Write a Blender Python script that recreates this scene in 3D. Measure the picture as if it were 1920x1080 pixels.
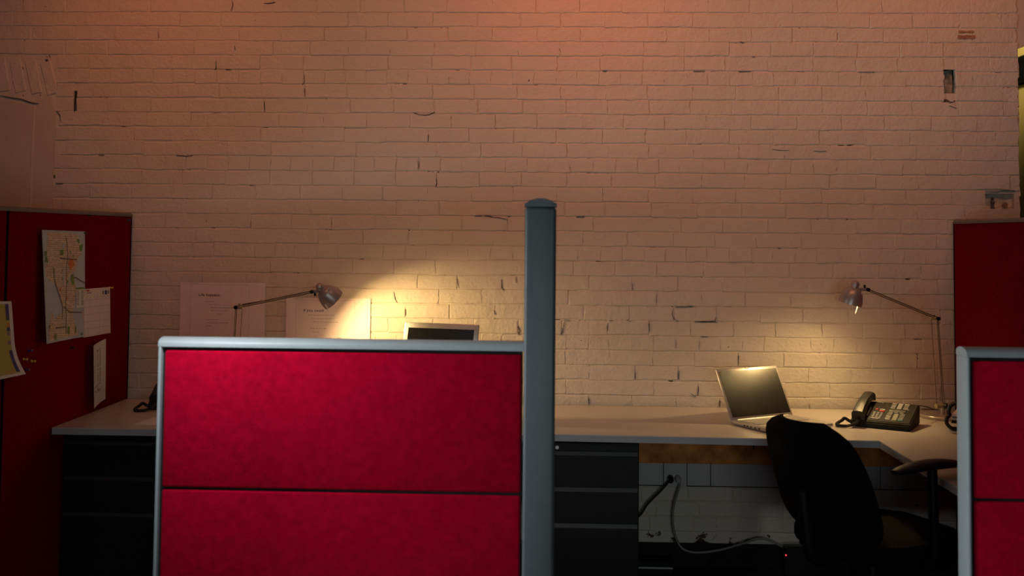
import bpy, bmesh, math, random
from mathutils import Vector, Matrix
for o in list(bpy.data.objects): bpy.data.objects.remove(o, do_unlink=True)
scene = bpy.context.scene
C = scene.collection
random.seed(7)

# ------------------------------------------------------------------ camera
F, TILT, ROLL, YAW, OY, CAMZ = 1975.59, 0.04498, 0.00935, -0.03529, -185.98, 1.527
fw = Vector((math.sin(YAW)*math.cos(TILT), math.cos(YAW)*math.cos(TILT), math.sin(TILT)))
rt = Vector((math.cos(YAW), -math.sin(YAW), 0)); up = rt.cross(fw)
CR = math.cos(ROLL)*rt + math.sin(ROLL)*up
CU = -math.sin(ROLL)*rt + math.cos(ROLL)*up
CO = Vector((0, 0, CAMZ))
cd = bpy.data.cameras.new('camera'); cam = bpy.data.objects.new('camera', cd); C.objects.link(cam)
M = Matrix.Identity(4)
for i in range(3):
    M[i][0] = CR[i]; M[i][1] = CU[i]; M[i][2] = -fw[i]; M[i][3] = CO[i]
cam.matrix_world = M
cd.sensor_fit = 'HORIZONTAL'; cd.sensor_width = 36; cd.lens = 36*F/1920; cd.shift_y = OY/1920
cd.clip_start = 0.05; cd.clip_end = 60
cd.dof.use_dof = True; cd.dof.focus_distance = 4.75; cd.dof.aperture_fstop = 2.6
scene.camera = cam

def hit(x, y, axis, v):
    """point where the ray through photo pixel x, y meets the plane axis = v"""
    d = fw + CR*((x-960)/F) + CU*((540+OY-y)/F)
    return CO + d*((v-CO[axis])/d[axis])

# ------------------------------------------------------------------ world, lights, exposure
w = bpy.data.worlds.new('world'); scene.world = w; w.use_nodes = True
w.node_tree.nodes['Background'].inputs[0].default_value = (0.80, 0.95, 1.0, 1)
w.node_tree.nodes['Background'].inputs[1].default_value = 0.006
vs = scene.view_settings
vs.view_transform = 'Standard'; vs.look = 'None'; vs.gamma = 1; vs.use_curve_mapping = False; vs.exposure = 0

def aim(o, target):
    o.rotation_euler = (Vector(target)-o.location).to_track_quat('-Z', 'Y').to_euler()
def spot(name, loc, target, power, col, angle, blend=1.0, r=0.05):
    l = bpy.data.lights.new(name, 'SPOT'); l.energy = power; l.color = col; l.spot_size = math.radians(angle)
    l.spot_blend = blend; l.shadow_soft_size = r
    o = bpy.data.objects.new(name, l); C.objects.link(o); o.location = loc; aim(o, target); return o
def area(name, loc, target, power, col, sx, sy, spread=180):
    l = bpy.data.lights.new(name, 'AREA'); l.energy = power; l.color = col; l.shape = 'RECTANGLE'
    l.size = sx; l.size_y = sy; l.spread = math.radians(spread)
    o = bpy.data.objects.new(name, l); C.objects.link(o); o.location = loc; aim(o, target); return o

ORANGE = (1.0, 0.35, 0.155)
# ceiling wash in front of the brick wall
area('ceiling_wash', (-0.1, 3.2, 3.3), (-0.1, 5.0, 1.75), 4.9, ORANGE, 5.0, 0.3, 75)
# wall washers close to the wall
for i, (x, pw) in enumerate(((-1.95, 11), (0.12, 21), (1.85, 11))):
    spot('wall_washer', (x, 4.15, 3.2), (x, 5.0, 2.75), pw, (1.0, 0.23, 0.075), 115, 1.0, 0.08)
for x in (-0.95, 1.0):
    spot('wall_top_fill', (x, 4.1, 3.2), (x, 5.0, 2.7), 7, (1.0, 0.36, 0.15), 115, 1.0, 0.08)  # unseen extra lights, added to brighten the wall top between the washers
# daylight coloured office lamp, behind and left of the camera
area('aisle_lamp', (-5.5, 1.60, 1.30), (0.6, 3.05, 0.7), 17, (0.86, 0.97, 1.0), 0.5, 0.5, 60)
spot('task_light', (-1.05, 2.66, 1.62), (-0.75, 3.05, 1.05), 22, (0.90, 0.97, 1.0), 120, 1.0, 0.06)
area('office_light', (0.5, -1.0, 1.2), (0.6, 5, 0.5), 18.5, (0.88, 0.97, 1.0), 1.2, 1.2)

# ------------------------------------------------------------------ materials
MATS = {}
def nodes_of(name):
    m = bpy.data.materials.new(name); m.use_nodes = True; nt = m.node_tree
    return m, nt, nt.nodes['Principled BSDF']
def mat(name, col, rough=0.6, metal=0.0, var=0.0, vscale=20, bump=0.0, bscale=60, spec=None, sheen=0.0, emit=None, estr=0, coat=0):
    if name in MATS: return MATS[name]
    m, nt, b = nodes_of(name)
    b.inputs['Base Color'].default_value = (*col, 1); b.inputs['Roughness'].default_value = rough
    b.inputs['Metallic'].default_value = metal
    if spec is not None: b.inputs['Specular IOR Level'].default_value = spec
    if sheen: b.inputs['Sheen Weight'].default_value = sheen
    if coat: b.inputs['Coat Weight'].default_value = coat
    if emit: b.inputs['Emission Color'].default_value = (*emit, 1); b.inputs['Emission Strength'].default_value = estr
    geo = nt.nodes.new('ShaderNodeNewGeometry')
    nz = nt.nodes.new('ShaderNodeTexNoise'); nz.inputs['Scale'].default_value = vscale; nz.inputs['Detail'].default_value = 5
    nt.links.new(geo.outputs['Position'], nz.inputs['Vector'])
    mx = nt.nodes.new('ShaderNodeMix'); mx.data_type = 'RGBA'; v = var or 0.04
    mx.inputs[6].default_value = (*[max(0, c*(1-v)) for c in col], 1); mx.inputs[7].default_value = (*[min(1, c*(1+v)) for c in col], 1)
    rp = nt.nodes.new('ShaderNodeMapRange'); rp.inputs[1].default_value = .3; rp.inputs[2].default_value = .7
    nt.links.new(nz.outputs[0], rp.inputs[0]); nt.links.new(rp.outputs[0], mx.inputs[0]); nt.links.new(mx.outputs[2], b.inputs['Base Color'])
    if bump:
        n2 = nt.nodes.new('ShaderNodeTexNoise'); n2.inputs['Scale'].default_value = bscale; n2.inputs['Detail'].default_value = 4
        nt.links.new(geo.outputs['Position'], n2.inputs['Vector'])
        bp = nt.nodes.new('ShaderNodeBump'); bp.inputs['Strength'].default_value = 1; bp.inputs['Distance'].default_value = bump
        nt.links.new(n2.outputs[0], bp.inputs['Height']); nt.links.new(bp.outputs[0], b.inputs['Normal'])
    MATS[name] = m; return m

def painted_brick(name, chips):
    """thick cream paint over old brick: lumpy relief, a few chips where the paint has come off"""
    m, nt, b = nodes_of(name); L = nt.links.new
    geo = nt.nodes.new('ShaderNodeNewGeometry')
    b.inputs['Roughness'].default_value = 0.55; b.inputs['Specular IOR Level'].default_value = 0.35
    def noise(s, d=4, w=0.5):
        n = nt.nodes.new('ShaderNodeTexNoise'); n.inputs['Scale'].default_value = s; n.inputs['Detail'].default_value = d
        n.inputs['Roughness'].default_value = w; L(geo.outputs['Position'], n.inputs['Vector']); return n
    big = noise(2.2, 5); mx = nt.nodes.new('ShaderNodeMix'); mx.data_type = 'RGBA'
    mx.inputs[6].default_value = (0.60, 0.535, 0.44, 1); mx.inputs[7].default_value = (0.70, 0.635, 0.53, 1)
    L(big.outputs[0], mx.inputs[0])
    ch = noise(chips[0], 6, 0.62); th = nt.nodes.new('ShaderNodeMapRange')
    th.inputs[1].default_value = chips[1]; th.inputs[2].default_value = chips[1]+0.025; L(ch.outputs[0], th.inputs[0])
    m2 = nt.nodes.new('ShaderNodeMix'); m2.data_type = 'RGBA'; m2.inputs[7].default_value = (0.07, 0.035, 0.022, 1)
    L(th.outputs[0], m2.inputs[0]); L(mx.outputs[2], m2.inputs[6]); L(m2.outputs[2], b.inputs['Base Color'])
    n1, n2 = noise(11, 5), noise(70, 4)
    ad = nt.nodes.new('ShaderNodeMath'); ad.operation = 'MULTIPLY_ADD'; ad.inputs[1].default_value = 0.34
    L(n2.outputs[0], ad.inputs[0]); L(n1.outputs[0], ad.inputs[2])
    sb = nt.nodes.new('ShaderNodeMath'); sb.operation = 'MULTIPLY_ADD'; sb.inputs[1].default_value = -0.5
    L(th.outputs[0], sb.inputs[0]); L(ad.outputs[0], sb.inputs[2])
    bp = nt.nodes.new('ShaderNodeBump'); bp.inputs['Strength'].default_value = 1; bp.inputs['Distance'].default_value = 0.009
    L(sb.outputs[0], bp.inputs['Height']); L(bp.outputs[0], b.inputs['Normal'])
    MATS[name] = m; return m

M_BRICK = painted_brick('painted_brick', (17, 0.715))
M_JOINT = painted_brick('painted_joint', (13, 0.60))
M_PLASTER = mat('plaster', (0.60, 0.52, 0.42), 0.6, var=.06, vscale=5, bump=.003, bscale=9)
M_CEMENT = mat('cement', (0.30, 0.31, 0.26), 0.9, var=.5, vscale=40, bump=.006, bscale=50)
M_RAWBRICK = mat('bare_brick', (0.30, 0.12, 0.07), 0.9, var=.4, vscale=60, bump=.003, bscale=90)
M_CARPET = mat('carpet', (0.009, 0.0085, 0.009), 0.95, var=.5, vscale=150, bump=.004, bscale=300)
M_CEIL = mat('ceiling_paint', (0.35, 0.33, 0.3), 0.8)
M_BASE = mat('black_vinyl', (0.006, 0.006, 0.006), 0.6, spec=.2)
M_YELLOW = mat('yellow_paint', (0.62, 0.47, 0.16), 0.6, var=.05, vscale=4)
M_BLACKTRIM = mat('black_paint', (0.006, 0.006, 0.006), 0.9, spec=0)
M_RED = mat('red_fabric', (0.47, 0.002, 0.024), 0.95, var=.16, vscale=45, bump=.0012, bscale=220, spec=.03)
M_DRED = mat('shaded_red_fabric', (0.19, 0.0015, 0.003), 0.95, var=.2, vscale=60, bump=.0015, bscale=200, spec=.03)  # red fabric darkened: shade on the tall partitions is put into the colour
M_FRAME = mat('grey_enamel', (0.38, 0.425, 0.435), 0.45, var=.03, vscale=30)
M_POST = mat('charcoal_grey_enamel', (0.10, 0.112, 0.12), 0.45, spec=.5, var=.05, vscale=60, bump=.0003, bscale=500)
M_GAP = mat('shadow_gap_black', (0.006, 0.006, 0.006), 0.8)  # black colour stands in for the shade in the panel gaps
M_CAP = mat('brown_cap', (0.16, 0.15, 0.14), 0.5)
M_TOP = mat('laminate', (0.57, 0.52, 0.47), 0.38, var=.03, vscale=250)
M_EDGE = mat('edge_band', (0.36, 0.37, 0.38), 0.5)
M_STEEL = mat('dark_steel', (0.008, 0.008, 0.009), 0.5, spec=.25, var=.1, vscale=200, bump=.0003, bscale=700)
M_WOOD = mat('rough_wood', (0.80, 0.25, 0.05), 0.8, var=.45, vscale=14, bump=.004, bscale=40)
M_WHITE = mat('white_plastic', (0.50, 0.49, 0.47), 0.5)
M_LAMP = mat('lamp_metal', (0.50, 0.43, 0.40), 0.36, metal=.55)
M_LAMPIN = mat('lamp_inner_white', (0.85, 0.82, 0.75), 0.5)
M_BRASS = mat('pale_joint', (0.45, 0.38, 0.22), 0.4)
M_ROD = mat('lamp_rod', (0.20, 0.15, 0.12), 0.35, metal=.6)
M_BLACK = mat('black_plastic', (0.008, 0.008, 0.008), 0.34)
M_RUBBER = mat('black_cord', (0.012, 0.012, 0.013), 0.45)
M_GREYCORD = mat('grey_cord', (0.22, 0.21, 0.19), 0.5)
M_ALU = mat('aluminium', (0.66, 0.64, 0.60), 0.33, metal=.75)
M_SCREEN = mat('dark_screen', (0.010, 0.010, 0.009), 0.27, spec=.6)
M_KEY = mat('silver_key', (0.55, 0.52, 0.48), 0.5)
M_PHONE = mat('charcoal_phone', (0.018, 0.016, 0.012), 0.6, spec=.2)
M_KEYG = mat('grey_phone_key', (0.36, 0.34, 0.30), 0.45)
M_KEYW = mat('pale_phone_key', (0.62, 0.58, 0.52), 0.45)
M_KEYR = mat('red_phone_key', (0.75, 0.05, 0.015), 0.4)
M_KEYT = mat('teal_phone_key', (0.18, 0.42, 0.36), 0.45)
M_LCD = mat('phone_display', (0.11, 0.11, 0.075), 0.25)
M_PAPER = mat('paper', (0.76, 0.72, 0.71), 0.8)
M_PAPER2 = mat('poster_paper', (0.82, 0.71, 0.71), 0.8)
M_INK = mat('ink', (0.03, 0.028, 0.035), 0.8)
M_INKG = mat('grey_ink', (0.30, 0.27, 0.26), 0.8)
M_INKP = mat('pale_ink', (0.48, 0.41, 0.39), 0.8)
M_MAPW = mat('map_water', (0.52, 0.58, 0.66), 0.7)
M_MAPL = mat('map_land', (0.80, 0.64, 0.50), 0.7, var=.12, vscale=160)
M_MAPG = mat('map_park', (0.17, 0.30, 0.05), 0.7)
M_MAPO = mat('map_orange', (0.72, 0.22, 0.10), 0.7)
M_BLUE = mat('blue_print', (0.04, 0.04, 0.20), 0.7)
M_OCHRE = mat('yellow_print', (0.50, 0.40, 0.10), 0.7)
M_PINB = mat('blue_pin', (0.03, 0.04, 0.22), 0.35)
M_PINY = mat('yellow_pin', (0.85, 0.58, 0.04), 0.35)
M_PINR = mat('red_pin', (0.60, 0.02, 0.02), 0.35)
M_PINK = mat('black_pin', (0.02, 0.02, 0.025), 0.35)
M_CHAIR = mat('black_upholstery', (0.004, 0.004, 0.0042), 0.95, spec=.1, bump=.002, bscale=300)
M_CHPL = mat('chair_plastic', (0.006, 0.006, 0.006), 0.5, spec=.3)
M_BULB = mat('lamp_bulb', (1, .9, .7), 0.5, emit=(1, .72, .36), estr=30)
M_LED = mat('red_led', (1, .02, .02), 0.4, emit=(1, .02, .03), estr=6)

# ------------------------------------------------------------------ helpers
ROOTM = {}
def setp(o, label=None, cat=None, group=None, kind=None):
    if label: o['label'] = label
    if cat: o['category'] = cat
    if group: o['group'] = group
    if kind: o['kind'] = kind
    return o
def thing(name, label, cat, loc=(0, 0, 0), rz=0, group=None):
    o = bpy.data.objects.new(name, None); C.objects.link(o); o.empty_display_size = .05
    o.location = loc; o.rotation_euler = (0, 0, rz)
    ROOTM[o.name] = Matrix.Translation(Vector(loc)) @ Matrix.Rotation(rz, 4, 'Z')
    return setp(o, label, cat, group)
def obj(name, bm, m, parent=None, smooth=False, world=False, label=None):
    """link bm as one mesh object; world=True: bm is in world space and is moved into the root's space"""
    if world and parent is not None:
        p = parent
        while p.parent: p = p.parent
        if p.name in ROOTM: bmesh.ops.transform(bm, matrix=ROOTM[p.name].inverted(), verts=bm.verts)
    bmesh.ops.recalc_face_normals(bm, faces=bm.faces)
    me = bpy.data.meshes.new(name); bm.to_mesh(me); bm.free()
    for mm in (m if isinstance(m, (list, tuple)) else [m]): me.materials.append(mm)
    if smooth:
        for f in me.polygons: f.use_smooth = True
        try: me.set_sharp_from_angle(angle=math.radians(38))
        except Exception: pass
    o = bpy.data.objects.new(name, me); C.objects.link(o)
    if parent is not None: o.parent = parent
    if label: o['label'] = label
    return o
def solo(name, bm, m, label, cat, group=None, smooth=False, kind=None, org=None):
    """a thing that is one mesh; bm in world space, its origin is moved to its lowest centre"""
    vs_ = [v.co for v in bm.verts]
    if org is None:
        org = Vector((sum(v.x for v in vs_)/len(vs_), sum(v.y for v in vs_)/len(vs_), min(v.z for v in vs_)))
    org = Vector(org)
    bmesh.ops.translate(bm, vec=-org, verts=bm.verts)
    o = obj(name, bm, m, None, smooth); o.location = org
    ROOTM[o.name] = Matrix.Translation(org)
    return setp(o, label, cat, group, kind)
def box(bm, x0, x1, y0, y1, z0, z1, bev=0, seg=2):
    r = bmesh.ops.create_cube(bm, size=1); vs_ = r['verts']
    for v in vs_:
        v.co = Vector(((x0+x1)/2+v.co.x*(x1-x0), (y0+y1)/2+v.co.y*(y1-y0), (z0+z1)/2+v.co.z*(z1-z0)))
    if bev:
        es = list({e for v in vs_ for e in v.link_edges})
        bmesh.ops.bevel(bm, geom=es, offset=bev, segments=seg, affect='EDGES', profile=.5)
    return bm
def B(*a, **k):
    bm = bmesh.new(); box(bm, *a, **k); return bm
def tube(bm, pts, r, n=8, caps=True):
    pts = [Vector(p) for p in pts]; rs = r if isinstance(r, (list, tuple)) else [r]*len(pts)
    ring0 = None; ref = Vector((0.13, 0.31, 0.94)).normalized(); rings = []
    for i, p in enumerate(pts):
        t = (pts[min(i+1, len(pts)-1)]-pts[max(i-1, 0)]).normalized()
        if abs(t.dot(ref)) > .95: ref = Vector((1, .1, 0)).normalized()
        a = (ref - t*ref.dot(t)).normalized(); b = t.cross(a); ref = a
        rings.append([bm.verts.new(p+(a*math.cos(2*math.pi*k/n)+b*math.sin(2*math.pi*k/n))*rs[i]) for k in range(n)])
    for A, D in zip(rings, rings[1:]):
        for k in range(n): bm.faces.new((A[k], A[(k+1) % n], D[(k+1) % n], D[k]))
    if caps: bm.faces.new(rings[0][::-1]); bm.faces.new(rings[-1])
    return bm
def T(pts, r, n=8):
    bm = bmesh.new(); tube(bm, pts, r, n); return bm
def spline(pts, k=6):
    P = [Vector(p) for p in pts]; out = []
    for i in range(len(P)-1):
        p0, p1, p2, p3 = P[max(i-1, 0)], P[i], P[i+1], P[min(i+2, len(P)-1)]
        for s in range(k):
            t = s/k
            out.append(.5*((2*p1)+(p2-p0)*t+(2*p0-5*p1+4*p2-p3)*t*t+(3*p1-p0-3*p2+p3)*t**3))
    out.append(P[-1]); return out
def lathe(bm, prof, n=24, mtx=None):
    rings = []
    for r, z in prof:
        if r < 1e-6: rings.append([bm.verts.new((0, 0, z))])
        else: rings.append([bm.verts.new((r*math.cos(2*math.pi*k/n), r*math.sin(2*math.pi*k/n), z)) for k in range(n)])
    new = [v for q in rings for v in q]
    for A, D in zip(rings, rings[1:]):
        for k in range(n):
            a0, a1 = A[k % len(A)], A[(k+1) % len(A)]; d0, d1 = D[k % len(D)], D[(k+1) % len(D)]
            f = [a0, a1, d1, d0]; g = []
            for v in f:
                if v not in g: g.append(v)
            if len(g) > 2: bm.faces.new(g)
    if mtx is not None: bmesh.ops.transform(bm, matrix=mtx, verts=new)
    return bm
def prism(bm, poly, a0, a1, plane='XY', bev=0):
    """extrude a 2-D polygon between a0 and a1 along the axis the plane leaves over"""
    def mk(p, a):
        return {'XY': (p[0], p[1], a), 'XZ': (p[0], a, p[1]), 'YZ': (a, p[0], p[1])}[plane]
    lo = [bm.verts.new(mk(p, a0)) for p in poly]; hi = [bm.verts.new(mk(p, a1)) for p in poly]
    fs = [bm.faces.new(lo[::-1]), bm.faces.new(hi)]
    n = len(poly)
    for i in range(n): fs.append(bm.faces.new((lo[i], lo[(i+1) % n], hi[(i+1) % n], hi[i])))
    if bev:
        es = list({e for f in fs[:2] for e in f.edges})
        bmesh.ops.bevel(bm, geom=es, offset=bev, segments=2, affect='EDGES', profile=.5)
    return bm
def text_bm(s, size):
    cu = bpy.data.curves.new('t', 'FONT'); cu.body = s; cu.size = size; cu.resolution_u = 2; cu.offset = size*.022; cu.space_character = 1.16
    o = bpy.data.objects.new('t', cu); C.objects.link(o)
    dg = bpy.context.evaluated_depsgraph_get(); me = bpy.data.meshes.new_from_object(o.evaluated_get(dg))
    bm = bmesh.new(); bm.from_mesh(me)
    bpy.data.objects.remove(o, do_unlink=True); bpy.data.curves.remove(cu); bpy.data.meshes.remove(me)
    return bm

# ------------------------------------------------------------------ room shell
WY = 5.0                      # plane of the brick fronts
JY = 5.005                    # bottom of the joints
FRAMEZ = .74                  # worktop height
CH = 0.0696                   # brick course
HZ = 1.8647                   # centre of one header course; every sixth course is headers
OPX, OPZ = 2.194, 2.43        # arched opening on the right
holes = [(1.854, 1.9075, 2.218, 2.3314), (2.041, 2.176, 1.676, 1.747), (-2.304, -2.290, 2.108, 2.2117)]

setp(obj('floor', B(-6, 6, -3, 9.5, -.1, 0), M_CARPET), kind='structure')
setp(obj('ceiling', B(-6, 6, -3, 9.5, 3.4, 3.5), M_CEIL), kind='structure')
# back wall: front skin as a grid that leaves the holes open, then the solid behind it
bm = bmesh.new()
xs = sorted({-6.0, OPX} | {h[0] for h in holes} | {h[1] for h in holes}); zs = sorted({0.0, 3.4} | {h[2] for h in holes} | {h[3] for h in holes})
for i in range(len(xs)-1):
    for j in range(len(zs)-1):
        cx, cz = (xs[i]+xs[i+1])/2, (zs[j]+zs[j+1])/2
        if any(h[0] < cx < h[1] and h[2] < cz < h[3] for h in holes): continue
        bm.faces.new([bm.verts.new((x, JY, z)) for x, z in ((xs[i], zs[j]), (xs[i+1], zs[j]), (xs[i+1], zs[j+1]), (xs[i], zs[j+1]))])
bmesh.ops.remove_doubles(bm, verts=bm.verts, dist=1e-5)
arch = [(OPX + 1.3*t, OPZ + .17*math.sin(math.pi*t)) for t in [i/12 for i in range(13)]]
box(bm, -6, OPX, 5.12, 5.30, 0, 3.4); box(bm, OPX-.004, OPX-.0005, JY+.003, 5.28, 0, OPZ)
jag = []                      # ragged brick edge of the opening
z = 0
while z < OPZ:
    d = random.uniform(.002, .012); jag += [(OPX+d, z), (OPX+d*.6+random.uniform(-.004, .004), min(z+CH*.9, OPZ))]; z += CH
prism(bm, [(OPX-.02, 0)] + jag + [(OPX-.02, OPZ)], JY+.0015, 5.29, 'XZ')
wall = setp(obj('wall_back', bm, M_JOINT), kind='structure')
setp(obj('wall_arch', prism(bmesh.new(), arch + [(OPX+1.3, 0), (6, 0), (6, 3.4), (OPX, 3.4)], JY, 5.30, 'XZ'), M_PLASTER), kind='structure')
# niches and slits in the wall
for i, h in enumerate(holes):
    bm = bmesh.new(); d = (.035, .030, .07)[i]
    for q in (((h[0], JY+d, h[2]), (h[1], JY+d, h[2]), (h[1], JY+d, h[3]), (h[0], JY+d, h[3])),
              ((h[0], JY, h[2]), (h[0], JY+d, h[2]), (h[0], JY+d, h[3]), (h[0], JY, h[3])),
              ((h[1], JY, h[2]), (h[1], JY+d, h[2]), (h[1], JY+d, h[3]), (h[1], JY, h[3])),
              ((h[0], JY, h[2]), (h[1], JY, h[2]), (h[1], JY+d, h[2]), (h[0], JY+d, h[2])),
              ((h[0], JY, h[3]), (h[1], JY, h[3]), (h[1], JY+d, h[3]), (h[0], JY+d, h[3]))):
        bm.faces.new([bm.verts.new(v) for v in q])
    bmesh.ops.subdivide_edges(bm, edges=bm.edges[:], cuts=3, use_grid_fill=True)
    for v in bm.verts:
        if v.co.y > JY+.01: v.co += Vector((random.uniform(-.004, .004), random.uniform(-.01, .006), random.uniform(-.004, .004)))
    obj('niche', bm, (M_CEMENT, M_PLASTER, M_CEMENT)[i], wall, label=('rough grey cement niche broken into the brick', 'painted recess broken into the brick', 'dark narrow slit in the brick')[i])

# open joints seen in the photograph (pixels) and their width; the brick joints are laid out to meet them
CRACKS = [([(325, 2), (340, 4), (350, 3), (358, 1)], .006), ([(433, 20), (436, 12), (437, 4)], .006), ([(495, 6), (506, 6), (516, 4)], .008), ([(775, 218), (785, 222), (797, 223), (805, 222), (815, 217)], .005),
                ([(653, 89), (653, 97)], .007), ([(296, 59), (297, 70)], .004), ([(405, 114), (405, 128), (402, 131)], .005), ([(423, 132), (432, 132)], .005), ([(440, 86), (441, 94)], .005),
                ([(142, 172), (140, 190), (139, 210)], .007), ([(570, 140), (571, 154), (566, 159)], .004), ([(571, 165), (572, 180)], .003), ([(495, 190), (496, 205)], .004), ([(606, 219), (607, 230)], .004),
                ([(803, 252), (802, 265)], .003), ([(818, 335), (819, 345), (817, 350)], .005), ([(785, 302), (785, 316)], .003), ([(908, 405), (920, 407), (935, 408), (952, 412)], .005), ([(910, 410), (930, 416)], .004), ([(890, 410), (906, 411)], .004),
                ([(0, 179), (20, 183), (40, 186), (50, 190), (60, 193), (72, 194)], .007), ([(105, 208), (112, 216), (114, 230)], .005),
                ([(1081, 411), (1096, 411)], .006), ([(1186, 532), (1186, 544)], .004), ([(1230, 553), (1231, 568)], .004), ([(1266, 577), (1300, 575)], .004), ([(1261, 582), (1260, 590), (1264, 598), (1272, 603)], .003),
                ([(1303, 602), (1322, 602), (1342, 603)], .004), ([(1312, 609), (1324, 608), (1338, 607)], .006), ([(1343, 594), (1340, 602), (1346, 606)], .004), ([(1315, 633), (1327, 633)], .006), ([(1217, 606), (1217, 622)], .005),
                ([(1140, 606), (1138, 620)], .004), ([(1058, 604), (1054, 624), (1050, 628)], .004), ([(1058, 598), (1069, 599)], .005), ([(1142, 600), (1150, 600)], .005), ([(1175, 598), (1184, 602)], .005), ([(1267, 638), (1267, 653)], .004),
                ([(1385, 667), (1385, 684)], .005), ([(1312, 640), (1311, 652)], .004), ([(1273, 696), (1272, 712)], .004), ([(1310, 724), (1308, 742)], .004), ([(1296, 738), (1306, 745)], .005), ([(1350, 752), (1349, 762)], .004), ([(1104, 746), (1104, 757)], .004),
                ([(1190, 695), (1191, 711)], .003), ([(1130, 136), (1138, 136)], .005), ([(1300, 138), (1322, 138)], .005), ([(1385, 140), (1408, 139)], .004), ([(1410, 114), (1416, 114)], .006), ([(1388, 73), (1394, 76)], .006), ([(1048, 91), (1051, 97)], .006),
                ([(1610, 143), (1640, 143)], .004), ([(1780, 198), (1794, 203)], .004), ([(1792, 194), (1780, 198)], .004), ([(1448, 280), (1462, 282), (1480, 282)], .004), ([(1525, 283), (1540, 284), (1550, 283)], .004), ([(1848, 364), (1870, 365), (1890, 361)], .004), ([(1880, 361), (1904, 361)], .006),
                ([(967, 519), (968, 530)], .005), ([(940, 524), (941, 540), (945, 545)], .006), ([(926, 582), (929, 590)], .006), ([(971, 612), (975, 620), (971, 628)], .006), ([(857, 523), (860, 540)], .004), ([(738, 548), (741, 562), (745, 568)], .004), ([(760, 580), (760, 592)], .004),
                ([(470, 415), (470, 428)], .004), ([(330, 298), (350, 300), (360, 299)], .005), ([(185, 290), (195, 290)], .005), ([(104, 343), (118, 342)], .005)]
def rowof(z_): return round((HZ-z_)/CH)
ANCH = {}
for pts, wd in CRACKS:
    xs_ = [p_[0] for p_ in pts]; ys_ = [p_[1] for p_ in pts]
    if max(xs_)-min(xs_) < (max(ys_)-min(ys_))*.6 and max(ys_)-min(ys_) > 6:
        c0 = hit(sum(xs_)/len(xs_), sum(ys_)/len(ys_), 1, WY); ANCH.setdefault(rowof(c0.z), []).append(c0.x)
# bricks --------------------------------------------------------------
def brick_mesh(L, H, seed):
    rnd = random.Random(seed); bm = bmesh.new(); nx, nz = (5, 3) if L > .15 else (3, 3)
    def ringpts(ix, iz):
        P = []
        for i in range(nx): P.append((-L/2+ix+(L-2*ix)*i/nx, -H/2+iz))
        for i in range(nz): P.append((L/2-ix, -H/2+iz+(H-2*iz)*i/nz))
        for i in range(nx): P.append((L/2-ix-(L-2*ix)*i/nx, H/2-iz))
        for i in range(nz): P.append((-L/2+ix, H/2-iz-(H-2*iz)*i/nz))
        return P
    o_ = [bm.verts.new((x, JY-WY+.001, z)) for x, z in ringpts(-.001, -.001)]
    i_ = [bm.verts.new((x+rnd.gauss(0, .0022), rnd.gauss(.0004, .0003), z+rnd.gauss(0, .0013))) for x, z in ringpts(rnd.choice((.0008, .0015, .0025, .0045)), .0050+rnd.uniform(-.001, .0015))]
    n = len(o_)
    for k in range(n): bm.faces.new((o_[k], o_[(k+1) % n], i_[(k+1) % n], i_[k]))
    bm.faces.new(i_)
    bmesh.ops.recalc_face_normals(bm, faces=bm.faces)
    me = bpy.data.meshes.new('brick'); bm.to_mesh(me); bm.free(); me.materials.append(M_BRICK)
    return me
SL, HL = .205, .1025
ST = [brick_mesh(SL, CH, i) for i in range(14)]; HD = [brick_mesh(HL, CH, 50+i) for i in range(10)]
# phase of the joints as measured in the photo, rows below the header course
PH = {0: 240+240/4.153, 1: 353, 2: 321, 3: 354, 4: 312, 5: 365}
cells = []
for n in range(-20, 27):
    zc = HZ - n*CH; k = n % 6; hdr = (k == 0); L = HL if hdr else SL
    if zc < .109 + CH*.4 or zc > 3.36: continue
    x0 = hit(PH[k], 360, 1, WY).x + random.uniform(-.02, .02)
    XM = -3.2 if zc > 2.40 else -2.392
    x = x0 - math.ceil((x0-XM)/L)*L
    XE = 4.6 if zc > 2.66 else OPX
    segs = []
    if n in ANCH:
        A_ = []
        for q in sorted(ANCH[n]):
            if not A_ or q-A_[-1] > L*.6: A_.append(q)
        J = list(A_)
        for u, v in zip(A_, A_[1:]):
            m_ = max(1, round((v-u)/L)); J += [u+(v-u)*k_/m_ for k_ in range(1, m_)]
        q = A_[0]
        while q > XM: q -= L*random.uniform(.94, 1.06); J.append(q)
        q = A_[-1]
        while q < XE: q += L*random.uniform(.94, 1.06); J.append(q)
        J = sorted(J)
        for u, v in zip(J, J[1:]):
            a, b_ = max(u, XM), min(v, XE+.003)
            if b_-a > .03: segs.append((a, b_))
        if segs and XE-segs[-1][1] > .002: segs[-1] = (segs[-1][0], XE+.003)
        x = 99
    while x < XE-.01:
        l = L*random.uniform(.93, 1.07)
        if XE-(x+l) < .05: l = XE+.003-x
        a, b_ = max(x, XM), min(x+l, XE+.003)
        x += l
        if b_-a < .035: continue
        segs.append((a, b_))
    for a, b_ in segs:
        out = [(a, b_)]
        for h in holes:
            if h[2]-.012 < zc+CH/2 and h[3]+.012 > zc-CH/2 and min(zc+CH/2, h[3])-max(zc-CH/2, h[2]) > .012:
                nx_ = []
                for s, e in out:
                    if e <= h[0] or s >= h[1]: nx_.append((s, e)); continue
                    if h[0]-s > .025: nx_.append((s, h[0]-.001))
                    if e-h[1] > .025: nx_.append((h[1]+.001, e))
                out = nx_
        for s, e in out: cells.append(((s+e)/2, zc, e-s))
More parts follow.
